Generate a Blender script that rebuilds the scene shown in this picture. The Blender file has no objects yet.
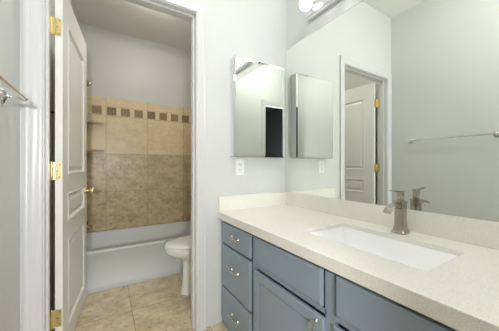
import bpy, bmesh, math, random
from mathutils import Vector, Matrix
random.seed(4)
SC = bpy.context.scene
COL = SC.collection
# ------------------------------------------------------------------ camera, world, exposure
EYE = 1.17
cam_data = bpy.data.cameras.new('camera')
cam_data.sensor_width = 36.0
cam_data.lens = 235.5 / 499 * 36
cam_data.shift_y = 0.5 / 499
cam_data.clip_start = 0.02
cam = bpy.data.objects.new('camera', cam_data)
COL.objects.link(cam)
cam.location = (0, 0, EYE)
cam.rotation_euler = (math.radians(90), 0, math.radians(-31.25))
SC.camera = cam
world = bpy.data.worlds.new('world')
SC.world = world
world.use_nodes = True
world.node_tree.nodes['Background'].inputs[0].default_value = (0.5, 0.55, 0.6, 1)
world.node_tree.nodes['Background'].inputs[1].default_value = 0.1
SC.view_settings.view_transform = 'Standard'
SC.view_settings.look = 'None'
SC.view_settings.gamma = 1
SC.view_settings.use_curve_mapping = False
SC.view_settings.exposure = 1.45
BULB = 1.15          # radiance of the vanity globes
DOME = 10.0           # radiance of the dome lamp in the tub room
FILL_DOME = 17.0         # radiance of the fill dome added on the vanity room's ceiling
FILL_GLOBE = 148.0         # radiance of the fill globe added in the room behind the camera
SC.cycles.max_bounces = 14
SC.cycles.diffuse_bounces = 8
SC.cycles.glossy_bounces = 8
SC.cycles.sample_clamp_indirect = 4.0
SC.cycles.use_denoising = True

# ------------------------------------------------------------------ key sizes (metres)
X0, X1 = -0.375, 1.37           # side walls of the vanity room
Y0, YB = 1.62, -0.28            # wall with the doorway, wall behind the camera
YT = 1.735                      # tub room side of that wall
CEIL, CEIL_T = 3.04, 2.832
TX0, TX1 = -0.295, 1.23         # tub alcove
TY0, TY1 = 2.59, 3.35
OX0, OX1, OZ = -0.28, 0.54, 2.250   # doorway opening between jambs

# ------------------------------------------------------------------ material helpers
class NT:
    def __init__(s, name):
        s.m = bpy.data.materials.new(name); s.m.use_nodes = True
        s.t = s.m.node_tree; s.b = s.t.nodes['Principled BSDF']
    def n(s, typ, **kw):
        x = s.t.nodes.new(typ)
        for k, v in kw.items(): setattr(x, k, v)
        return x
    def put(s, sock, v):
        if isinstance(v, bpy.types.NodeSocket): s.t.links.new(v, sock)
        else:
            if isinstance(v, tuple) and len(v) == 3 and sock.type == 'RGBA': v = v + (1,)
            sock.default_value = v
    def math(s, op, a, b=0.0, c=None):
        x = s.n('ShaderNodeMath', operation=op); s.put(x.inputs[0], a); s.put(x.inputs[1], b)
        if c is not None: s.put(x.inputs[2], c)
        return x.outputs[0]
    def mix(s, f, a, b):
        x = s.n('ShaderNodeMix', data_type='RGBA'); s.put(x.inputs[0], f); s.put(x.inputs[6], a); s.put(x.inputs[7], b)
        return x.outputs[2]
    def noise(s, vec, scale, detail=3.0, rough=0.5, out=0):
        x = s.n('ShaderNodeTexNoise'); s.put(x.inputs['Vector'], vec)
        x.inputs['Scale'].default_value = scale; x.inputs['Detail'].default_value = detail; x.inputs['Roughness'].default_value = rough
        return x.outputs[out]
    def ramp(s, f, stops):
        x = s.n('ShaderNodeValToRGB'); s.put(x.inputs[0], f)
        e = x.color_ramp.elements
        while len(e) < len(stops): e.new(0.5)
        for i, (p, c) in enumerate(stops):
            e[i].position = p; e[i].color = c + (1,) if len(c) == 3 else c
        return x.outputs[0]
    def pos(s): return s.n('ShaderNodeTexCoord').outputs['Object']
    def bump(s, h, strength=0.1, dist=0.01):
        x = s.n('ShaderNodeBump'); x.inputs['Strength'].default_value = strength; x.inputs['Distance'].default_value = dist
        s.put(x.inputs['Height'], h); s.t.links.new(x.outputs[0], s.b.inputs['Normal'])
    def set(s, **kw):
        names = dict(color='Base Color', rough='Roughness', metal='Metallic', ior='IOR', coat='Coat Weight', spec='Specular IOR Level')
        for k, v in kw.items(): s.put(s.b.inputs[names[k]], v)
        return s

def paint(name, col, rough=0.5, bump=0.12, scale=90):
    k = NT(name); p = k.pos()
    n = k.noise(p, scale, 2.0)
    k.set(color=k.mix(k.noise(p, 3.0), tuple(c * 0.97 for c in col), tuple(min(1, c * 1.03) for c in col)), rough=rough)
    k.bump(n, bump, 0.002)
    return k.m
def metal(name, col, rough=0.2, brushed=0.0):
    k = NT(name); p = k.pos()
    n = k.noise(p, 60, 3.0)
    k.set(color=k.mix(n, tuple(c * 0.97 for c in col), col), rough=rough, metal=1.0)
    if brushed: k.bump(n, brushed, 0.0005)
    return k.m
def gloss(name, col, rough=0.15, coat=0.0):
    k = NT(name); p = k.pos()
    k.set(color=k.mix(k.noise(p, 7.0), tuple(c * 0.985 for c in col), col), rough=rough, coat=coat)
    return k.m
def emit(name, col, strength):
    k = NT(name)
    k.set(color=(0.9, 0.9, 0.9), rough=0.3)
    k.b.inputs['Emission Color'].default_value = col + (1,)
    k.b.inputs['Emission Strength'].default_value = strength
    return k.m

def stone_tile(name, ax, ay, pitch_x, pitch_y, off_x, off_y, base, deep, wall=False, rough=0.35):
    """travertine tiles, grout on a regular grid; on walls the inlay band of brown squares and the border above it"""
    k = NT(name); p = k.pos()
    sep = k.n('ShaderNodeSeparateXYZ'); k.put(sep.inputs[0], p)
    a, b = sep.outputs[ax], sep.outputs[ay]
    ga = k.math('DIVIDE', k.math('SUBTRACT', a, off_x), pitch_x); gb = k.math('DIVIDE', k.math('SUBTRACT', b, off_y), pitch_y)
    fa, fb = k.math('FRACT', ga), k.math('FRACT', gb)
    def near(fr, pitch, w=0.0022):
        d = k.math('MULTIPLY', k.math('MINIMUM', fr, k.math('SUBTRACT', 1.0, fr)), pitch)
        return k.math('LESS_THAN', d, w)
    ja, jb = near(fa, pitch_x), near(fb, pitch_y)
    if wall:
        low = k.math('LESS_THAN', b, off_y + 0.004)
        jb = k.math('MULTIPLY', jb, low)
        top = k.math('LESS_THAN', k.math('ABSOLUTE', k.math('SUBTRACT', b, off_y + 0.115)), 0.0015)
        jb = k.math('MAXIMUM', jb, top)
    joint = k.math('MAXIMUM', ja, jb)
    cell = k.n('ShaderNodeCombineXYZ'); k.put(cell.inputs[0], k.math('FLOOR', ga)); k.put(cell.inputs[1], k.math('FLOOR', gb))
    wn = k.n('ShaderNodeTexWhiteNoise', noise_dimensions='3D'); k.put(wn.inputs[0], cell.outputs[0])
    r = wn.outputs[0]
    shift = k.n('ShaderNodeVectorMath', operation='ADD'); k.put(shift.inputs[0], p)
    k.put(shift.inputs[1], wn.outputs[1])
    st = k.n('ShaderNodeVectorMath', operation='MULTIPLY'); k.put(st.inputs[0], shift.outputs[0]); st.inputs[1].default_value = (1.0, 1.0, 1.7) if wall else (1.0, 1.5, 1.0)
    n1 = k.noise(st.outputs[0], 6.5, 7.0, 0.68)
    n2 = k.noise(shift.outputs[0], 26.0, 4.0, 0.6)
    c = k.mix(k.ramp(n1, [(0.38, (0, 0, 0)), (0.60, (1, 1, 1))]), deep, base)
    c = k.mix(k.ramp(n2, [(0.33, (0.7, 0.7, 0.7)), (0.47, (0, 0, 0))]), c, tuple(x * 0.62 for x in deep))
    c = k.mix(k.math('MULTIPLY', r, 0.30), c, tuple(x * 0.74 for x in base))
    if wall:
        # the courses above the second joint are a paler batch
        pale = k.math('GREATER_THAN', b, off_y - pitch_y)
        c = k.mix(k.math('MULTIPLY', pale, 0.55), c, tuple(min(1, x * 1.28) for x in base))
        # inlaid brown squares
        q = k.math('DIVIDE', k.math('SUBTRACT', a, -0.149), 0.1515); fq = k.math('FRACT', q)
        m = k.math('LESS_THAN', fq, 0.66)
        m = k.math('MULTIPLY', m, k.math('GREATER_THAN', b, off_y + 0.008))
        m = k.math('MULTIPLY', m, k.math('LESS_THAN', b, off_y + 0.105))
        w2 = k.n('ShaderNodeTexWhiteNoise', noise_dimensions='1D'); k.put(w2.inputs['W'], k.math('FLOOR', q))
        br = k.mix(w2.outputs[0], (0.12, 0.068, 0.025), (0.25, 0.165, 0.075))
        br = k.mix(k.ramp(k.noise(p, 45, 4, 0.6), [(0.40, (0, 0, 0)), (0.70, (0.8, 0.8, 0.8))]), br, (0.34, 0.25, 0.14))
        c = k.mix(m, c, br)
        joint = k.math('MULTIPLY', joint, k.math('SUBTRACT', 1.0, m))
    c = k.mix(joint, c, tuple(x * (0.45 if wall else 0.30) for x in base))
    k.set(color=c, rough=rough)
    hgt = k.math('SUBTRACT', k.math('MULTIPLY', n2, 0.25), joint)
    k.bump(hgt, 0.25, 0.002)
    return k.m

def quartz(name):
    k = NT(name); p = k.pos()
    c = k.mix(k.ramp(k.noise(p, 210, 2.0), [(0.38, (0, 0, 0)), (0.62, (1, 1, 1))]), (0.76, 0.735, 0.665), (0.84, 0.825, 0.76))
    c = k.mix(k.ramp(k.noise(p, 420, 1.0), [(0.30, (0.5, 0.5, 0.5)), (0.40, (0, 0, 0))]), c, (0.58, 0.54, 0.46))
    c = k.mix(k.ramp(k.noise(p, 9, 2.0), [(0.3, (0, 0, 0)), (0.8, (0.3, 0.3, 0.3))]), c, (0.88, 0.86, 0.80))
    k.set(color=c, rough=0.22)
    return k.m

M = dict(
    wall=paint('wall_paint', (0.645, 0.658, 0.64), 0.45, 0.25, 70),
    wall_shaded=paint('wall_paint_shaded', (0.53, 0.54, 0.52), 0.42, 0.25, 70),  # same wall paint, with the tub room's shade put into its colour
    ceil=paint('ceiling_paint', (0.76, 0.75, 0.72), 0.7, 0.35, 45),
    trim=gloss('trim_enamel', (0.66, 0.66, 0.66), 0.3),
    door=gloss('door_enamel', (0.84, 0.84, 0.81), 0.3),
    hall=paint('dark_room_black', (0.02, 0.024, 0.028), 0.7, 0.1, 40),  # near-black colour stands in for the darkness of the unlit room
    cab=gloss('cabinet_enamel', (0.265, 0.325, 0.385), 0.33),
    gap=paint('cabinet_shadow_line', (0.10, 0.13, 0.16), 0.5, 0.03, 30),
    mirror=NT('silvered_glass').set(color=(0.86, 0.895, 0.855), rough=0.0, metal=1.0).m,
    cabmirror=NT('cabinet_silvered_glass').set(color=(0.90, 0.93, 0.89), rough=0.0, metal=1.0).m,
    edge=metal('polished_mirror_edge', (0.80, 0.84, 0.82), 0.12),
    steel=paint('white_steel', (0.74, 0.75, 0.75), 0.35, 0.02, 20),
    chrome=metal('chrome', (0.80, 0.80, 0.80), 0.08),
    nickel=metal('brushed_nickel', (0.46, 0.415, 0.35), 0.22, 0.05),
    pull=metal('satin_nickel', (0.66, 0.60, 0.50), 0.22, 0.05),
    brass=metal('brass', (0.80, 0.67, 0.33), 0.3, 0.05),
    dark=metal('dark_bronze', (0.12, 0.11, 0.10), 0.3),
    quartz=quartz('cream_quartz'),
    china=gloss('white_china', (0.96, 0.96, 0.965), 0.10),
    bone=gloss('bone_china', (0.84, 0.85, 0.82), 0.16),
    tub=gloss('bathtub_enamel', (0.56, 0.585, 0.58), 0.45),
    plastic=gloss('white_plastic', (0.84, 0.84, 0.83), 0.30),
    slot=gloss('outlet_slot', (0.05, 0.05, 0.05), 0.5),
    bulb=emit('globe_bulb_glow', (1.0, 0.985, 0.965), BULB),
    dome=emit('dome_lamp_glow', (1.0, 0.955, 0.88), DOME),
    fill_globe=emit('fill_globe_glow', (0.985, 0.99, 1.0), FILL_GLOBE),
    fill_dome=emit('fill_dome_glow', (1.0, 0.995, 0.985), FILL_DOME),
    tile_x=stone_tile('travertine_wall_long', 0, 2, 0.47, 0.465, -0.006, 1.785, (0.60, 0.49, 0.315), (0.40, 0.31, 0.18), wall=True),
    tile_y=stone_tile('travertine_wall_end', 1, 2, 0.47, 0.465, TY1, 1.785, (0.60, 0.49, 0.315), (0.40, 0.31, 0.18), wall=True),
    floor=stone_tile('travertine_floor', 0, 1, 0.465, 0.465, 0.176, 2.125, (0.74, 0.63, 0.44), (0.50, 0.40, 0.24), rough=0.35),
)

# ------------------------------------------------------------------ mesh helpers
def box(bm, x0, x1, y0, y1, z0, z1, mat=None):
    vs = [bm.verts.new(v) for v in ((x0, y0, z0), (x1, y0, z0), (x1, y1, z0), (x0, y1, z0), (x0, y0, z1), (x1, y0, z1), (x1, y1, z1), (x0, y1, z1))]
    if mat is not None:
        for v in vs: v.co = mat @ v.co
    for f in ((3, 2, 1, 0), (4, 5, 6, 7), (0, 1, 5, 4), (1, 2, 6, 5), (2, 3, 7, 6), (3, 0, 4, 7)):
        bm.faces.new([vs[i] for i in f])
    return vs
def B(x0, x1, y0, y1, z0, z1):
    bm = bmesh.new(); box(bm, x0, x1, y0, y1, z0, z1); return bm
def loft(bm, rings, close=True, cap0=True, cap1=True):
    R = [[bm.verts.new(p) for p in r] for r in rings]
    n = len(R[0])
    for a, b in zip(R, R[1:]):
        for i in range(n if close else n - 1):
            j = (i + 1) % n
            bm.faces.new((a[i], a[j], b[j], b[i]))
    if cap0: bm.faces.new(R[0][::-1])
    if cap1: bm.faces.new(R[-1])
    return R
def circle(c, r, axis='z', n=20, r2=None):
    out = []
    for i in range(n):
        t = 2 * math.pi * i / n; u = r * math.cos(t); v = (r2 or r) * math.sin(t)
        out.append({'z': (c[0] + u, c[1] + v, c[2]), 'x': (c[0], c[1] + u, c[2] + v), 'y': (c[0] + u, c[1], c[2] + v)}[axis])
    return out
def lathe(bm, c, prof, axis='z', n=20):
    """prof = [(radius, distance along axis)]"""
    d = {'x': Vector((1, 0, 0)), 'y': Vector((0, 1, 0)), 'z': Vector((0, 0, 1))}[axis]
    loft(bm, [circle(Vector(c) + d * h, max(r, 0.0004), axis, n) for r, h in prof])
def tube(bm, pts, r, n=12, flat=1.0, up=Vector((0, 0, 1))):
    """a bar swept along pts; r a number or one per point; flat squeezes it along 'up'"""
    P = [Vector(p) for p in pts]; rs = r if isinstance(r, (list, tuple)) else [r] * len(P)
    rings = []
    for i, p in enumerate(P):
        t = (P[min(i + 1, len(P) - 1)] - P[max(i - 1, 0)]).normalized()
        s = t.cross(up)
        if s.length < 1e-4: s = t.cross(Vector((1, 0, 0)))
        s.normalize(); w = s.cross(t).normalized()
        rings.append([p + s * math.cos(a) * rs[i] + w * math.sin(a) * rs[i] * flat for a in [2 * math.pi * k / n for k in range(n)]])
    loft(bm, rings)
def rrect(x0, x1, y0, y1, r, z, n=5):
    out = []
    for cx, cy, a0 in ((x1 - r, y1 - r, 0), (x0 + r, y1 - r, 90), (x0 + r, y0 + r, 180), (x1 - r, y0 + r, 270)):
        for i in range(n + 1):
            a = math.radians(a0 + 90 * i / n); out.append((cx + r * math.cos(a), cy + r * math.sin(a), z))
    return out
LOC = {}
def obj(name, bm, mat, parent=None, bevel=0.0, smooth=False, seg=2, angle=40):
    bmesh.ops.recalc_face_normals(bm, faces=bm.faces[:])
    if parent is not None:
        o0 = LOC[parent.name]
        for v in bm.verts: v.co -= o0
    me = bpy.data.meshes.new(name); bm.to_mesh(me); bm.free()
    o = bpy.data.objects.new(name, me); COL.objects.link(o)
    me.materials.append(mat)
    if parent is not None: o.parent = parent; LOC[o.name] = LOC[parent.name]
    else: LOC[o.name] = Vector((0, 0, 0))
    if bevel:
        b = o.modifiers.new('bevel', 'BEVEL'); b.width = bevel; b.segments = seg; b.limit_method = 'ANGLE'; b.angle_limit = math.radians(35)
    if smooth or bevel:
        for p in me.polygons: p.use_smooth = True
        me.set_sharp_from_angle(angle=math.radians(angle))
    return o
def thing(name, label, cat, loc, group=None):
    o = bpy.data.objects.new(name, None); COL.objects.link(o); o.location = loc; o.empty_display_size = 0.05
    LOC[o.name] = Vector(loc)
    o['label'] = label; o['category'] = cat
    if group: o['group'] = group
    return o
def struct(name, bm, mat, label=None, bevel=0.0, **k):
    o = obj(name, bm, mat, None, bevel, **k); o['kind'] = 'structure'
    if label: o['label'] = label; o['category'] = name.split('_')[0]
    return o
def panel(bm, T, u0, u1, w0, w1, prof):
    """nested rectangles from the face plane inwards; prof = [(inset, depth)], T maps (u, depth, w) to the world"""
    loops = []
    for ins, dep in prof:
        loops.append([bm.verts.new(T @ Vector(q)) for q in ((u0 + ins, dep, w0 + ins), (u1 - ins, dep, w0 + ins), (u1 - ins, dep, w1 - ins), (u0 + ins, dep, w1 - ins))])
    for a, b in zip(loops, loops[1:]):
        for i in range(4): bm.faces.new((a[i], a[(i + 1) % 4], b[(i + 1) % 4], b[i]))
    bm.faces.new(loops[-1])

# ------------------------------------------------------------------ the rooms
struct('floor', B(-1.6, 2.6, YB - 0.12, 3.47, -0.1, 0), M['floor'], 'beige stone tile floor with dark grout joints')
struct('ceiling', B(X0 - 0.1, X1 + 0.1, YB - 0.1, Y0 + 0.02, CEIL, CEIL + 0.08), M['ceil'], 'high pale ceiling over the vanity, seen in the mirror')
struct('ceiling_tub_room', B(X0 - 0.1, TX1 + 0.1, YT - 0.01, TY1 + 0.1, CEIL_T, CEIL_T + 0.08), M['ceil'], 'dim textured ceiling over the bathtub')
bm = bmesh.new()
box(bm, X0 - 0.1, OX0 - 0.018, Y0, YT, 0, CEIL); box(bm, OX1 + 0.018, X1 + 0.1, Y0, YT, 0, CEIL); box(bm, OX0 - 0.018, OX1 + 0.018, Y0, YT, OZ + 0.018, CEIL)
struct('wall_front', bm, M['wall'], 'pale grey wall around the doorway and medicine cabinet')
struct('wall_left', B(X0 - 0.1, X0, YB - 0.1, Y0 + 0.01, 0, CEIL), M['wall'], 'pale grey wall carrying the towel bar')
struct('wall_right', B(X1, X1 + 0.1, YB - 0.1, Y0 + 0.01, 0, CEIL), M['wall'], 'pale grey wall behind the long mirror')
HX0, HX1, HZ = -0.345, 0.325, 2.243
bm = bmesh.new()
box(bm, X0 - 0.1, HX0, YB - 0.1, YB, 0, CEIL); box(bm, HX1, X1 + 0.1, YB - 0.1, YB, 0, CEIL); box(bm, HX0, HX1, YB - 0.1, YB, HZ, CEIL)
struct('wall_back', bm, M['wall'], 'pale wall with an open doorway, seen doubly mirrored in the medicine cabinet')
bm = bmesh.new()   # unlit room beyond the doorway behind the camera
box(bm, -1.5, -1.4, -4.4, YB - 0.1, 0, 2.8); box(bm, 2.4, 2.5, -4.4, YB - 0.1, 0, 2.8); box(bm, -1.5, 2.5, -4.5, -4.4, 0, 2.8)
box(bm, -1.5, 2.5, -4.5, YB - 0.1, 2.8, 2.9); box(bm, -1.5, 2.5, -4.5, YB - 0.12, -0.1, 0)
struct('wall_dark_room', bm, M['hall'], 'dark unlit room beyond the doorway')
struct('wall_tub_left', B(X0 - 0.1, X0, YT, TY0 + 0.01, 0, CEIL_T), M['wall_shaded'])
struct('wall_alcove_left', B(X0 - 0.1, TX0 - 0.01, TY0, TY1 + 0.1, 0, CEIL_T), M['wall_shaded'])
struct('wall_tub_right', B(TX1 + 0.01, TX1 + 0.1, YT, TY1 + 0.1, 0, CEIL_T), M['wall_shaded'])
struct('wall_tub_back', B(X0, TX1 + 0.1, TY1 + 0.01, TY1 + 0.11, 0, CEIL_T), M['wall_shaded'], 'shaded grey wall above the tub tiles')
TT = 2.008
struct('wall_tile_back', B(TX0 - 0.01, TX1 + 0.01, TY1, TY1 + 0.01, 0.3, TT), M['tile_x'], 'tan travertine tile with a row of brown squares behind the bathtub')
struct('wall_tile_left', B(TX0 - 0.01, TX0, TY0, TY1, 0.3, TT), M['tile_y'])
struct('wall_tile_right', B(TX1, TX1 + 0.01, TY0, TY1, 0.3, TT), M['tile_y'])

# door casing, colonial profile swept round the opening
def casing(x0, x1, ztop, y, sgn):
    """profile across the width: (distance from the opening, projection)"""
    prof = [(0.006, 0.0), (0.006, 0.010), (0.012, 0.013), (0.022, 0.0135), (0.028, 0.0115), (0.036, 0.0145), (0.048, 0.0155), (0.054, 0.0135), (0.062, 0.0185), (0.072, 0.020), (0.077, 0.017), (0.077, 0.0)]
    bm = bmesh.new()
    rings = []
    for k, (cx, s) in enumerate(((x0, -1), (x0, -1), (x1, 1), (x1, 1))):
        rings.append([(cx + s * d, y + sgn * p, 0.0 if k in (0, 3) else ztop + d) for d, p in prof])
    loft(bm, rings, close=True)
    return bm
struct('trim_1', casing(OX0, OX1, OZ, Y0, -1), M['trim'], 'white moulded casing around the open doorway', smooth=True, angle=50)
struct('trim_2', casing(OX0, OX1, OZ, YT, 1), M['trim'])
bm = bmesh.new()
box(bm, OX0 - 0.018, OX0, Y0 - 0.001, YT + 0.001, 0, OZ + 0.018); box(bm, OX1, OX1 + 0.018, Y0 - 0.001, YT + 0.001, 0, OZ + 0.018)
box(bm, OX0, OX1, Y0 - 0.001, YT + 0.001, OZ, OZ + 0.018)
SY0, SY1 = YT - 0.078, YT - 0.040
box(bm, OX0, OX0 + 0.011, SY0, SY1, 0, OZ); box(bm, OX1 - 0.011, OX1, SY0, SY1, 0, OZ); box(bm, OX0 + 0.011, OX1 - 0.011, SY0, SY1, OZ - 0.011, OZ)
struct('trim_3', bm, M['trim'], 'white door jamb and stop inside the doorway')
bm = casing(HX0 + 0.025, HX1, HZ, YB, 1)
for v in bm.verts: v.co.x = max(v.co.x, X0 + 0.001)
struct('trim_4', bm, M['trim'], 'white casing of the dark doorway, seen in the medicine cabinet mirror', smooth=True, angle=50)
def baseboard(name, x0, x1, y0, y1):
    struct(name, B(x0, x1, y0, y1, 0, 0.09), M['trim'], bevel=0.004)
baseboard('baseboard_left', X0, X0 + 0.013, YB + 0.02, Y0 - 0.02)
baseboard('baseboard_tub_left', X0, X0 + 0.013, YT + 0.02, TY0)
baseboard('baseboard_tub_right', TX1 - 0.003, TX1 + 0.01, YT, TY0)

# ------------------------------------------------------------------ the door, swung open into the tub room
ang = math.atan2(0.0885, 1.0)
O = Vector((-0.221, 1.750, 0))
d = Vector((0.0885, 1, 0)).normalized(); nrm = Vector((-1, 0.0885, 0)).normalized()
T = Matrix(((d.x, nrm.x, 0, O.x), (d.y, nrm.y, 0, O.y), (0, 0, 1, 0), (0, 0, 0, 1)))
DW, DT, DZ0, DZ1 = 0.79, 0.035, 0.012, 2.240
PU0, PU1 = 0.125, 0.665
rows = [(0.145, 0.705), (0.818, 1.000), (1.115, 2.062)]
door = thing('door_1', 'white three-panel door swung open into the tub room', 'door', (O.x, O.y, 0))
door['kind'] = 'structure'
bm = bmesh.new()
box(bm, 0, PU0, 0, DT, DZ0, DZ1, T); box(bm, PU1, DW, 0, DT, DZ0, DZ1, T)
zs = [DZ0] + [z for r in rows for z in r] + [DZ1]
for a, b in zip(zs[::2], zs[1::2]): box(bm, PU0, PU1, 0, DT, a, b, T)
for z0, z1 in rows:
    prof = [(0, 0), (0.004, -0.003), (0.010, -0.003), (0.022, 0.011), (0.030, 0.011), (0.056, 0.002)]
    panel(bm, T, PU0, PU1, z0, z1, prof)
    panel(bm, T, PU0, PU1, z0, z1, [(i, DT - q) for i, q in prof])
obj('door_leaf', bm, M['door'], door)
HP = Vector((-0.270, 1.752))     # hinge pin
for zc in (1.980, 1.141, 0.284):
    bm = bmesh.new()
    box(bm, -0.0012, 0.0004, 0.004, DT + 0.001, zc - 0.051, zc + 0.051, T)             # leaf on the door edge
    box(bm, OX0, OX0 + 0.0015, YT - 0.03, YT + 0.006, zc - 0.051, zc + 0.051)          # leaf on the jamb
    box(bm, OX0, HP.x, YT + 0.004, YT + 0.006, zc - 0.051, zc + 0.051)
    box(bm, HP.x, O.x - 0.034, HP.y - 0.004, HP.y - 0.002, zc - 0.051, zc + 0.051)
    lathe(bm, (HP.x, HP.y - 0.004, zc - 0.056), [(0.002, 0), (0.0055, 0.003), (0.0065, 0.006), (0.0065, 0.036), (0.0055, 0.037), (0.0065, 0.038), (0.0065, 0.074), (0.0055, 0.075), (0.0065, 0.076), (0.0065, 0.106), (0.0055, 0.109), (0.002, 0.112)], n=14)
    h = obj('hinge', bm, M['brass'], door, smooth=True); h['label'] = 'brass hinge'
    for k, (v, dz) in enumerate(((0.013, 0.036), (0.024, 0.0), (0.013, -0.036))):
        c = T @ Vector((-0.0012, v, zc + dz)); bm = bmesh.new()
        lathe(bm, (c.x, c.y - 0.0012, c.z), [(0.0018, 0), (0.0036, 0.0006), (0.0036, 0.002)], 'y', 10)
        obj('screw', bm, M['dark'], h, smooth=True)
for side in (0, 1):
    c = T @ Vector((DW - 0.06, 0 if side == 0 else DT, 0.955)); s = 1 if side == 0 else -1
    bm = bmesh.new()
    lathe(bm, c, [(0.030, -0.001 * s), (0.030, 0.003 * s), (0.026, 0.007 * s), (0.011, 0.010 * s), (0.009, 0.024 * s), (0.014, 0.030 * s), (0.024, 0.036 * s), (0.028, 0.046 * s), (0.025, 0.057 * s), (0.012, 0.063 * s), (0.001, 0.064 * s)], 'x', 20)
    k_ = obj('door_knob', bm, M['brass'], door, smooth=True); k_['label'] = 'round brass knob'
bm = bmesh.new(); box(bm, DW - 0.0005, DW + 0.001, 0.006, DT - 0.006, 0.90, 1.01, T)
obj('latch_plate', bm, M['brass'], door)

# small robe hook on the wall behind the door
bm = bmesh.new()
lathe(bm, (X0, 2.30, 1.577), [(0.018, 0), (0.018, 0.004), (0.008, 0.008), (0.007, 0.03), (0.016, 0.038), (0.016, 0.05), (0.006, 0.056)], 'x', 16)
o = obj('robe_hook', bm, M['dark'], smooth=True); o['label'] = 'small dark round hook seen through the gap beside the door hinges'; o['category'] = 'hook'

# ------------------------------------------------------------------ bathtub
t = thing('bathtub', 'white alcove bathtub with a straight apron against tan tile', 'bathtub', ((TX0 + TX1) / 2, TY0, 0))
RIM = 0.385
bm = bmesh.new()
x0, x1, y0, y1 = TX0 + 0.001, TX1 - 0.001, TY0, TY1 - 0.001
outer_low = rrect(x0, x1, y0 + 0.012, y1, 0.004, 0.0)
rings = [rrect(x0, x1, y0 + 0.002, y1, 0.004, 0.0), rrect(x0, x1, y0 + 0.002, y1, 0.004, 0.055), rrect(x0, x1, y0 + 0.009, y1, 0.004, 0.062),
         rrect(x0, x1, y0 + 0.008, y1, 0.004, 0.352), rrect(x0, x1, y0 + 0.002, y1, 0.004, 0.360), rrect(x0, x1, y0, y1, 0.004, 0.368),
         rrect(x0 + 0.003, x1 - 0.003, y0 + 0.005, y1 - 0.003, 0.006, RIM - 0.003), rrect(x0 + 0.010, x1 - 0.010, y0 + 0.014, y1 - 0.008, 0.010, RIM),
         rrect(x0 + 0.060, x1 - 0.070, y0 + 0.030, y1 - 0.030, 0.10, RIM), rrect(x0 + 0.070, x1 - 0.085, y0 + 0.044, y1 - 0.036, 0.11, RIM - 0.010),
         rrect(x0 + 0.095, x1 - 0.20, y0 + 0.100, y1 - 0.070, 0.12, 0.18), rrect(x0 + 0.13, x1 - 0.30, y0 + 0.14, y1 - 0.11, 0.12, 0.09), rrect(x0 + 0.20, x1 - 0.38, y0 + 0.21, y1 - 0.18, 0.10, 0.075)]
loft(bm, rings)
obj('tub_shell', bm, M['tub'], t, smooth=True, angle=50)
bm = bmesh.new(); lathe(bm, (x0 + 0.092, (y0 + y1) / 2, 0.27), [(0.035, 0), (0.035, 0.006), (0.03, 0.010), (0.005, 0.011)], 'x', 20)
obj('overflow_plate', bm, M['chrome'], t, smooth=True)

ym = 2.96
t = thing('tub_spout', 'small dark metal spout over the left end of the bathtub', 'tub spout', (TX0, ym, 0.53))
bm = bmesh.new()
tube(bm, [(TX0, ym, 0.55), (TX0 + 0.05, ym, 0.552), (TX0 + 0.10, ym, 0.548), (TX0 + 0.135, ym, 0.535), (TX0 + 0.150, ym, 0.512)], [0.028, 0.028, 0.027, 0.025, 0.022], 16)
obj('spout', bm, M['nickel'], t, smooth=True, angle=60)
bm = bmesh.new(); tube(bm, [(TX0 + 0.125, ym, 0.56), (TX0 + 0.125, ym, 0.588)], 0.006, 10); lathe(bm, (TX0 + 0.125, ym, 0.585), [(0.006, 0), (0.010, 0.004), (0.010, 0.010), (0.004, 0.014)], n=12)
obj('diverter_knob', bm, M['dark'], t, smooth=True)
t = thing('shower_valve', 'round metal shower valve on the left tile wall', 'shower valve', (TX0, ym, 0.95))
bm = bmesh.new(); lathe(bm, (TX0, ym, 0.95), [(0.085, 0), (0.085, 0.004), (0.07, 0.010), (0.03, 0.012), (0.026, 0.035), (0.022, 0.045)], 'x', 28)
obj('escutcheon', bm, M['nickel'], t, smooth=True)
bm = bmesh.new(); tube(bm, [(TX0 + 0.045, ym, 0.95), (TX0 + 0.055, ym, 0.91), (TX0 + 0.058, ym, 0.87)], [0.010, 0.008, 0.006])
obj('valve_lever', bm, M['nickel'], t, smooth=True)
t = thing('shower', 'small metal shower head beside the top of the open door', 'shower', (TX0, ym, 2.07))
bm = bmesh.new(); lathe(bm, (TX0 + 0.0, ym, 2.09), [(0.028, -0.01), (0.028, 0.004), (0.012, 0.010)], 'x', 20)
tube(bm, [(TX0, ym, 2.09), (TX0 + 0.04, ym, 2.095), (TX0 + 0.075, ym, 2.08), (TX0 + 0.10, ym, 2.055)], 0.009)
obj('shower_arm', bm, M['nickel'], t, smooth=True)
bm = bmesh.new()
a_, b_ = Vector((TX0 + 0.095, ym, 2.062)), Vector((TX0 + 0.145, ym, 2.012))
tube(bm, [a_.lerp(b_, q) for q in (0, 0.25, 0.4, 0.7, 0.93, 1.0)], [0.012, 0.014, 0.018, 0.030, 0.034, 0.031], 20)
obj('spray_head', bm, M['nickel'], t, smooth=True, angle=50)

# corner shelves
for z, lab in ((1.672, 'upper tan stone corner shelf in the tiled alcove'), (1.342, 'lower tan stone corner shelf in the tiled alcove')):
    bm = bmesh.new()
    L = 0.272
    arc = [(TX0, TY1 - 0.21), (TX0 + 0.10, TY1 - 0.155), (TX0 + 0.19, TY1 - 0.085), (TX0 + L, TY1 - 0.012), (TX0 + L, TY1), (TX0, TY1)]
    loft(bm, [[(x, y, z) for x, y in arc], [(x, y, z + 0.022) for x, y in arc]])
    o = obj('corner_shelf', bm, M['tile_shelf'] if 'tile_shelf' in M else M.setdefault('tile_shelf', paint('shelf_stone', (0.50, 0.42, 0.30), 0.4, 0.1, 30)), bevel=0.003)
    o['label'] = lab; o['category'] = 'shelf'; o['group'] = 'corner shelves in the tub alcove'

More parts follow.
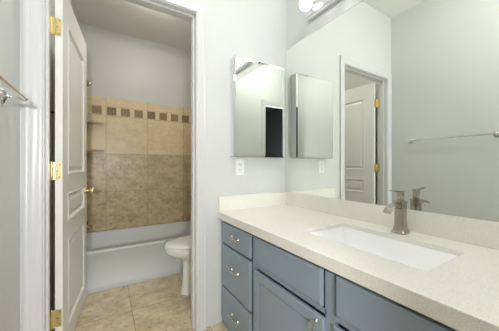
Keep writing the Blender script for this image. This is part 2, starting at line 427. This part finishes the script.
# ------------------------------------------------------------------ toilet, facing left
TYC = 2.18
t = thing('toilet', 'off-white toilet with lid closed, partly hidden by the door casing', 'toilet', (0.80, TYC, 0))
def egg(xf, xb, hw, z, n=36):
    """outline with a long rounded front at xf (towards -x) and a squarer back at xb"""
    out = []; xm = xf + (xb - xf) * 0.56
    for i in range(n):
        a = 2 * math.pi * i / n; c, s = math.cos(a), math.sin(a)
        if c < 0: x = xm + (xm - xf) * c; y = hw * math.copysign(abs(s) ** 0.95, s)
        else: x = xm + (xb - xm) * abs(c) ** 0.6; y = hw * math.copysign(abs(s) ** 0.7, s)
        out.append((x, TYC + y, z))
    return out
bm = bmesh.new()
loft(bm, [egg(0.578, 1.10, 0.122, 0), egg(0.580, 1.10, 0.120, 0.012), egg(0.590, 1.09, 0.110, 0.030), egg(0.598, 1.06, 0.104, 0.10), egg(0.602, 1.04, 0.102, 0.20),
          egg(0.604, 1.04, 0.104, 0.275), egg(0.592, 1.05, 0.116, 0.305), egg(0.545, 1.07, 0.142, 0.335), egg(0.490, 1.08, 0.165, 0.365), egg(0.455, 1.08, 0.178, 0.392), egg(0.445, 1.08, 0.182, 0.412), egg(0.447, 1.08, 0.181, 0.424), egg(0.458, 1.07, 0.170, 0.4285)])
obj('bowl', bm, M['bone'], t, smooth=True, angle=60)
bm = bmesh.new()
loft(bm, [egg(0.448, 0.93, 0.180, 0.430), egg(0.440, 0.935, 0.186, 0.4335), egg(0.440, 0.935, 0.186, 0.4435), egg(0.446, 0.93, 0.181, 0.447)])
obj('seat', bm, M['bone'], t, smooth=True, angle=50)
bm = bmesh.new()
loft(bm, [egg(0.450, 0.935, 0.180, 0.4510), egg(0.443, 0.94, 0.186, 0.455), egg(0.443, 0.94, 0.186, 0.463), egg(0.456, 0.93, 0.176, 0.472), egg(0.52, 0.89, 0.125, 0.477), egg(0.62, 0.82, 0.05, 0.479)])
obj('lid', bm, M['bone'], t, smooth=True, angle=60)
bm = bmesh.new()
loft(bm, [rrect(1.02, 1.215, TYC - 0.20, TYC + 0.20, 0.03, 0.43), rrect(1.01, 1.22, TYC - 0.215, TYC + 0.215, 0.03, 0.46), rrect(1.005, 1.22, TYC - 0.225, TYC + 0.225, 0.03, 0.76)])
obj('tank', bm, M['bone'], t, smooth=True)
bm = bmesh.new(); loft(bm, [rrect(0.995, 1.222, TYC - 0.235, TYC + 0.235, 0.03, 0.761), rrect(0.995, 1.222, TYC - 0.235, TYC + 0.235, 0.03, 0.785), rrect(1.005, 1.215, TYC - 0.225, TYC + 0.225, 0.03, 0.797)])
obj('tank_lid', bm, M['bone'], t, smooth=True)
bm = bmesh.new(); lathe(bm, (1.006, TYC - 0.15, 0.70), [(0.012, 0), (0.012, -0.012), (0.008, -0.016)], 'x', 14); tube(bm, [(0.992, TYC - 0.15, 0.70), (0.990, TYC - 0.11, 0.695), (0.990, TYC - 0.07, 0.688)], 0.006)
obj('flush_lever', bm, M['chrome'], t, smooth=True)

# ------------------------------------------------------------------ vanity
VF = 0.741        # face frame plane
DF = 0.724        # front plane of doors and drawers
VY0, VY1 = YB + 0.012, Y0
VT = 0.782        # underside of the worktop
v = thing('vanity_cabinet', 'blue-grey painted vanity cabinet with drawers and doors under the cream worktop', 'vanity cabinet', (1.05, 0.67, 0))
bm = bmesh.new()
for a, b in ((VY0, VY0 + 0.026), (0.055, 0.085), (0.596, 0.642), (1.156, 1.184), (1.597, VY1 - 0.001)):      # stiles
    box(bm, VF, VF + 0.02, a, b, 0.0, 0.756)
for a, b in ((VY0 + 0.026, 0.055), (0.085, 0.594), (0.636, 1.156), (1.184, 1.597)):                             # base rails
    box(bm, VF, VF + 0.02, a, b, 0.0, 0.055)
for a, b in ((0.085, 0.594), (0.636, 1.156)): box(bm, VF, VF + 0.02, a, b, 0.583, 0.604)
box(bm, VF + 0.02, X1 - 0.001, VY0, VY0 + 0.018, 0.0, VT - 0.001); box(bm, VF + 0.02, X1 - 0.001, VY1 - 0.019, VY1 - 0.001, 0, VT - 0.001)
box(bm, VF + 0.02, X1 - 0.001, VY0 + 0.018, VY1 - 0.019, 0.06, 0.078); box(bm, X1 - 0.012, X1 - 0.001, VY0 + 0.018, VY1 - 0.019, 0.078, VT - 0.001)
obj('body', bm, M['cab'], v)
def front(name, ya, yb, za, zb, raised=False):
    """one door or drawer front; its face looks to -x, u runs along -y"""
    bm = bmesh.new()
    Tm = Matrix(((0, 1, 0, DF), (-1, 0, 0, yb), (0, 0, 1, 0), (0, 0, 0, 1)))
    W = yb - ya; th = VF - DF - 0.0005
    vs = []
    if raised:
        prof = [(0, th), (0, 0.004), (0.003, 0.001), (0.007, 0), (0.048, 0), (0.049, 0.009), (0.0545, 0.009), (0.058, 0.004)]
    else:
        prof = [(0, th), (0, 0.0045), (0.002, 0.003), (0.009, 0.0006), (0.011, 0.0)]
    panel(bm, Tm, 0, W, za, zb, prof)
    return obj(name, bm, M['cab'], v)
def pull(parent, y, z, vertical=False):
    """bow pull with a round foot at each end"""
    bm = bmesh.new(); L = 0.044
    def P(s, out, dz=0.0):
        return (DF - out, y, z + s) if vertical else (DF - out, y - s, z + dz)
    for s in (-L, L):
        lathe(bm, P(s, 0), [(0.009, 0.001), (0.009, -0.002), (0.006, -0.005), (0.0045, -0.017), (0.006, -0.021), (0.003, -0.025)], 'x', 14)
    pts = [P(-L - 0.012, 0.018, 0.001), P(-L, 0.021), P(-L * 0.5, 0.024, -0.001), P(0, 0.026, -0.002), P(L * 0.5, 0.024, -0.001), P(L, 0.021), P(L + 0.012, 0.018, 0.001)]
    tube(bm, pts, [0.003, 0.0055, 0.0048, 0.0058, 0.0048, 0.0055, 0.003], 12)
    h = obj('handle', bm, M['pull'], parent, smooth=True, angle=60); h['label'] = 'curved satin nickel pull'
ZA = [(0.616, 0.761), (0.305, 0.602), (0.050, 0.291)]
for za, zb in ZA:
    f = front('drawer', 1.190, 1.594, za, zb); pull(f, 1.375, (za + zb) / 2 + (0.006 if za > 0.6 else 0.02 if za > 0.2 else -0.004))
for za, zb in ZA:
    f = front('drawer', VY0 + 0.02, 0.050, za, zb); pull(f, -0.10, (za + zb) / 2)
front('false_drawer_front', 0.648, 1.150, 0.614, 0.761)
front('false_drawer_front', 0.090, 0.582, 0.614, 0.761)
f = front('cabinet_door', 0.640, 1.150, 0.050, 0.572, True); pull(f, 0.672, 0.500, True)
f = front('cabinet_door', 0.090, 0.590, 0.050, 0.572, True); pull(f, 0.552, 0.500, True)

# worktop with the sink cut out, built-up front edge, splashes
CT = 0.832; CF = 0.708
SX0, SX1, SYA, SYB = 0.876, 1.207, 0.350, 0.915
t = thing('countertop', 'cream speckled stone countertop with low backsplash around the white sink', 'countertop', (1.04, 0.67, VT))
bm = bmesh.new()
ox0, ox1, oy0, oy1 = CF,  X1 - 0.001, VY0 - 0.010, Y0 - 0.001
inner = rrect(SX0, SX1, SYA, SYB, 0.028, CT, 6)
n = len(inner)
def edge_pt(p):
    cx, cy = (SX0 + SX1) / 2, (SYA + SYB) / 2
    dx, dy = p[0] - cx, p[1] - cy
    k = min((ox1 - cx) / dx if dx > 1e-6 else (ox0 - cx) / dx if dx < -1e-6 else 1e9, (oy1 - cy) / dy if dy > 1e-6 else (oy0 - cy) / dy if dy < -1e-6 else 1e9)
    return (cx + dx * k, cy + dy * k, p[2])
corners = [(ox1, oy1), (ox0, oy1), (ox0, oy0), (ox1, oy0)]
for z in (CT, CT - 0.022):
    vi = [bm.verts.new((p[0], p[1], z)) for p in inner]
    vc = [bm.verts.new((c[0], c[1], z)) for c in corners]
    for q in range(4):
        seg = list(range(q * 7, q * 7 + 7))
        for a, b in zip(seg, seg[1:]): bm.faces.new((vc[q], vi[a], vi[b]))
        bm.faces.new((vc[q], vi[seg[-1]], vi[(seg[-1] + 1) % n], vc[(q + 1) % 4]))
    if z == CT: top_i, top_c = vi, vc
for i in range(n): bm.faces.new((top_i[i], top_i[(i + 1) % n], vi[(i + 1) % n], vi[i]))
for i in range(4): bm.faces.new((top_c[i], top_c[(i + 1) % 4], vc[(i + 1) % 4], vc[i]))
obj('worktop', bm, M['quartz'], t, bevel=0.0025)
obj('front_edge', B(CF - 0.0004, CF + 0.03, oy0, oy1, VT, CT - 0.0027), M['quartz'], t)
SPL = 0.943
obj('backsplash', B(X1 - 0.021, X1 - 0.001, oy0, oy1, CT, SPL), M['quartz'], t, bevel=0.0015)
obj('side_splash', B(CF + 0.003, X1 - 0.0212, Y0 - 0.021, Y0 - 0.001, CT, SPL), M['quartz'], t, bevel=0.0015)

t = thing('sink', 'white rectangular undermount sink set into the cream countertop', 'sink', ((SX0 + SX1) / 2, (SYA + SYB) / 2, CT - 0.17))
bm = bmesh.new(); z0 = CT - 0.0225
def sr(i, z, r): return rrect(SX0 + i, SX1 - i, SYA + i, SYB - i, r, z, 6)
loft(bm, [sr(-0.02, z0 - 0.012, 0.045), sr(-0.02, z0, 0.045), sr(-0.003, z0, 0.031), sr(0.004, z0 - 0.012, 0.03), sr(0.014, z0 - 0.09, 0.04), sr(0.030, z0 - 0.122, 0.05), sr(0.060, z0 - 0.132, 0.06), sr(0.13, z0 - 0.137, 0.02)], cap0=False)
loft(bm, [sr(-0.02, z0 - 0.012, 0.045), sr(0.0, z0 - 0.02, 0.04), sr(0.0, z0 - 0.11, 0.04), sr(0.03, z0 - 0.145, 0.05)], cap0=False)
obj('basin', bm, M['china'], t, smooth=True, angle=50)
bm = bmesh.new(); lathe(bm, ((SX0 + SX1) / 2 + 0.02, (SYA + SYB) / 2, z0 - 0.137), [(0.022, 0), (0.022, 0.003), (0.016, 0.004), (0.015, 0.002), (0.003, 0.003)], n=24)
obj('drain', bm, M['chrome'], t, smooth=True)

# faucet: square flared tower, arched flat spout, flat lever
FX, FY = 1.271, 0.622
t = thing('faucet', 'brushed nickel single-lever faucet standing behind the white sink', 'faucet', (FX, FY, CT))
def sq(h, z, dx=0.0, hy=None):
    h *= 1.08; z = CT + (z - CT) * 1.045
    return rrect(FX - h + dx, FX + h + dx, FY - (hy or h), FY + (hy or h), h * 0.22, z, 3)
bm = bmesh.new()
loft(bm, [sq(0.0295, CT + 0.0002), sq(0.0295, CT + 0.009), sq(0.027, CT + 0.012), sq(0.0225, CT + 0.026), sq(0.0200, CT + 0.040), sq(0.0195, CT + 0.100), sq(0.0195, CT + 0.142), sq(0.0225, CT + 0.145), sq(0.0225, CT + 0.152), sq(0.0175, CT + 0.155)])
obj('tower', bm, M['nickel'], t, smooth=True, angle=35)
bm = bmesh.new()
sp = [(0.015, 0.128, 0.016, 0.014), (-0.022, 0.130, 0.016, 0.013), (-0.040, 0.136, 0.0155, 0.009), (-0.062, 0.138, 0.016, 0.007), (-0.088, 0.134, 0.0175, 0.006), (-0.108, 0.125, 0.019, 0.006), (-0.120, 0.116, 0.0195, 0.005), (-0.124, 0.111, 0.0195, 0.004)]
loft(bm, [[(FX + dx + (0.4 * e * q if dx < -0.08 else 0), FY + s * w, CT + z * 1.045 + q * e) for s, q in ((-1, -1), (1, -1), (1, 1), (-1, 1))] for dx, z, w, e in sp])
obj('spout', bm, M['nickel'], t, bevel=0.003)
bm = bmesh.new(); loft(bm, [sq(0.0115, CT + 0.154), sq(0.0115, CT + 0.166), sq(0.0105, CT + 0.168), sq(0.0125, CT + 0.174), sq(0.0125, CT + 0.196), sq(0.010, CT + 0.199)])
obj('handle_hub', bm, M['nickel'], t, smooth=True, angle=35)
bm = bmesh.new()
lv = [(0.018, 0.1985, 0.012, 0.0045), (-0.02, 0.2005, 0.0105, 0.004), (-0.06, 0.204, 0.0085, 0.003), (-0.086, 0.208, 0.008, 0.0025), (-0.094, 0.209, 0.0065, 0.002)]
loft(bm, [[(FX + dx, FY + s * w, CT + z * 1.045 + q * e) for s, q in ((-1, -1), (1, -1), (1, 1), (-1, 1))] for dx, z, w, e in lv])
obj('lever', bm, M['nickel'], t, bevel=0.0012)
bm = bmesh.new(); lathe(bm, (FX + 0.036, FY, CT + 0.0003), [(0.004, 0), (0.004, 0.15), (0.0075, 0.153), (0.0075, 0.160), (0.003, 0.164)], n=12)
obj('lift_rod', bm, M['nickel'], t, smooth=True)

# ------------------------------------------------------------------ wall mirror
MX = 1.352
t = thing('wall_mirror', 'long frameless wall mirror above the countertop', 'mirror', (X1, 0.67, SPL))
bm = bmesh.new(); box(bm, MX + 0.002, X1 - 0.0005, VY0, Y0 - 0.006, SPL + 0.006, 2.190)
obj('mirror_backing', bm, M['edge'], t)
bm = bmesh.new(); box(bm, MX, MX + 0.002, VY0, Y0 - 0.006, SPL + 0.006, 2.190)
obj('mirror_glass', bm, M['mirror'], t)
bm = bmesh.new(); box(bm, MX - 0.002, X1 - 0.0005, VY0, Y0 - 0.006, SPL + 0.0005, SPL + 0.006)
obj('mirror_channel', bm, M['chrome'], t)
obj('mirror_channel', B(MX - 0.002, X1 - 0.0005, VY0, Y0 - 0.006, 2.190, 2.194), M['chrome'], t)

# ------------------------------------------------------------------ vanity light: chrome bar with globe bulbs
LY0, LY1, LZ0, LZ1 = 0.11, 1.335, 2.305, 2.415
t = thing('vanity_light', 'chrome strip light with round globe bulbs above the long mirror', 'light fixture', (X1, (LY0 + LY1) / 2, LZ0))
bm = bmesh.new()
sec = [(0, 0), (0.030, 0.0), (0.038, 0.012), (0.044, 0.014), (0.050, 0.030), (0.050, 0.080), (0.044, 0.096), (0.038, 0.098), (0.030, 0.11), (0, 0.11)]
loft(bm, [[(X1 - 0.0005 - a * k, y, LZ0 + 0.055 + (b - 0.055) * k2) for a, b in sec] for y, k, k2 in ((LY0, 0.75, 0.9), (LY0 + 0.008, 1, 1), (LY1 - 0.008, 1, 1), (LY1, 0.75, 0.9))])
obj('light_bar', bm, M['chrome'], t, smooth=True, angle=20)
for i in range(8):
    y = 1.262 - 0.153 * i
    bm = bmesh.new(); lathe(bm, (X1 - 0.050, y, 2.360), [(0.030, 0.001), (0.030, -0.003), (0.022, -0.008), (0.021, -0.024), (0.017, -0.026)], 'x', 20)
    s = obj('socket', bm, M['chrome'], t, smooth=True)
    bm = bmesh.new(); R_ = 0.0475
    cx = X1 - 0.050 - 0.072
    lathe(bm, (cx, y, 2.360), [(R_ * math.sin(a), R_ * math.cos(a) if a > 0.35 else R_ * math.cos(0.35) + 0.004) for a in [math.pi * k / 14 for k in range(1, 15)]] if False else [(0.013, 0.052), (0.014, 0.046)] + [(R_ * math.sin(a), R_ * math.cos(a)) for a in [0.38 + (math.pi - 0.38) * k / 11 for k in range(0, 12)]], 'x', 22)
    obj('bulb', bm, M['bulb'], t, smooth=True, angle=180)['label'] = 'glowing round globe bulb'

# ------------------------------------------------------------------ medicine cabinet
MYC = 1.550
mx0, mx1, mz0, mz1 = 0.806, 1.284, 1.240, 1.992
t = thing('medicine_cabinet', 'frameless mirrored medicine cabinet on the wall above the outlet', 'medicine cabinet', ((mx0 + mx1) / 2, Y0, mz0))
obj('body', B(mx0 + 0.004, mx1 - 0.004, MYC + 0.008, Y0 - 0.0005, mz0 + 0.004, mz1 - 0.004), M['steel'], t, bevel=0.002)
bm = bmesh.new()
Tm = Matrix(((1, 0, 0, mx0), (0, 1, 0, MYC), (0, 0, 1, 0), (0, 0, 0, 1)))
panel(bm, Tm, 0, mx1 - mx0, mz0, mz1, [(0, 0.006), (0, 0.0016), (0.0165, 0.0)])
bm.faces.new([q for q in bm.verts][:4][::-1])
obj('mirror_door', bm, M['cabmirror'], t)

# ------------------------------------------------------------------ duplex outlet
ox, oz0, oz1 = 0.893, 1.098, 1.222
t = thing('wall_outlet', 'white duplex outlet on the wall under the medicine cabinet', 'outlet', (ox, Y0, oz0))
bm = bmesh.new(); loft(bm, [[(x, Y0 - 0.0003, z) for x, z, _ in [(p[0], p[1], 0) for p in rrect(ox - 0.0375, ox + 0.0375, oz0, oz1, 0.004, 0)]], [(p[0], Y0 - 0.004, p[1]) for p in rrect(ox - 0.0375, ox + 0.0375, oz0, oz1, 0.004, 0)], [(p[0], Y0 - 0.006, p[1]) for p in rrect(ox - 0.034, ox + 0.034, oz0 + 0.0035, oz1 - 0.0035, 0.004, 0)]])
obj('cover_plate', bm, M['plastic'], t, smooth=True, angle=20)
for dz in (-0.022, 0.022):
    zc = (oz0 + oz1) / 2 + dz
    bm = bmesh.new(); loft(bm, [[(p[0], yy, p[1]) for p in rrect(ox - 0.017, ox + 0.017, zc - 0.0145, zc + 0.0145, 0.009, 0)] for yy in (Y0 - 0.0055, Y0 - 0.0085)])
    s = obj('receptacle', bm, M['plastic'], t, bevel=0.0006)
    bm = bmesh.new()
    for a in (-0.0065, 0.0065): box(bm, ox + a - 0.0015, ox + a + 0.0015, Y0 - 0.0088, Y0 - 0.0084, zc - 0.001, zc + 0.008)
    box(bm, ox - 0.0025, ox + 0.0025, Y0 - 0.0088, Y0 - 0.0084, zc - 0.010, zc - 0.005)
    obj('plug_slots', bm, M['slot'], s)

# ------------------------------------------------------------------ towel bar on the left wall
BZ, BYA, BYB, BX = 1.464, 0.665, 1.385, X0 + 0.070
t = thing('towel_bar', 'chrome towel bar on round posts on the left wall', 'towel bar', (X0, (BYA + BYB) / 2, BZ))
bm = bmesh.new(); tube(bm, [(BX, BYA - 0.004, BZ), (BX, BYB + 0.004, BZ)], 0.0085, 16); obj('bar', bm, M['chrome'], t, smooth=True)
for y in (BYA, BYB):
    bm = bmesh.new()
    lathe(bm, (X0, y, BZ), [(0.033, 0.0002), (0.034, 0.004), (0.030, 0.009), (0.018, 0.012), (0.009, 0.017), (0.006, 0.024), (0.0055, 0.050), (0.009, 0.058), (0.0105, 0.066), (0.0105, 0.075), (0.007, 0.080), (0.003, 0.081)], 'x', 22)
    obj('post', bm, M['chrome'], t, smooth=True, angle=50)

# ------------------------------------------------------------------ ceiling lamps, both above the frame; the vanity one is added fill
def dome_lamp(x, y, z, r, mat, label):
    t = thing('ceiling_lamp', label, 'ceiling lamp', (x, y, z))
    bm = bmesh.new(); lathe(bm, (x, y, z), [(r + 0.008, 0), (r + 0.012, -0.010), (r + 0.010, -0.022), (r, -0.026)], n=32)
    obj('rim', bm, M['nickel'], t, smooth=True)
    bm = bmesh.new(); lathe(bm, (x, y, z - 0.02), [(r, 0), (r, -0.04)] + [(r * math.cos(a), -0.04 - 0.085 * math.sin(a)) for a in [math.pi / 2 * k / 8 for k in range(0, 9)]], n=32)
    obj('glass_dome', bm, mat, t, smooth=True, angle=180)
dome_lamp(0.43, 2.33, CEIL_T, 0.14, M['dome'], 'round dome lamp on the ceiling over the toilet')
dome_lamp(0.50, 0.32, CEIL, 0.16, M['fill_dome'], 'added fill light, a round dome on the ceiling over the vanity')
# unseen globe added as fill in the adjoining room, shining in through the doorway behind the camera
PX, PY, PZ, PR = -0.17, -1.20, 1.36, 0.10
t = thing('fill_lamp', 'added fill light, an unseen white globe hung in the adjoining room behind the camera', 'fill light', (PX, PY, PZ))
bm = bmesh.new(); lathe(bm, (PX, PY, PZ), [(PR * math.sin(a), -PR * math.cos(a)) for a in [math.pi * k / 16 for k in range(0, 16)]], n=28)
obj('globe', bm, M['fill_globe'], t, smooth=True, angle=180)
bm = bmesh.new(); lathe(bm, (PX, PY, PZ + PR - 0.012), [(0.035, 0), (0.035, 0.03), (0.012, 0.05), (0.004, 0.055), (0.004, 2.8 - PZ - PR - 0.008), (0.05, 2.8 - PZ - PR - 0.006), (0.05, 2.8 - PZ - PR + 0.012)], n=20)
obj('cord_and_cap', bm, M['nickel'], t, smooth=True)
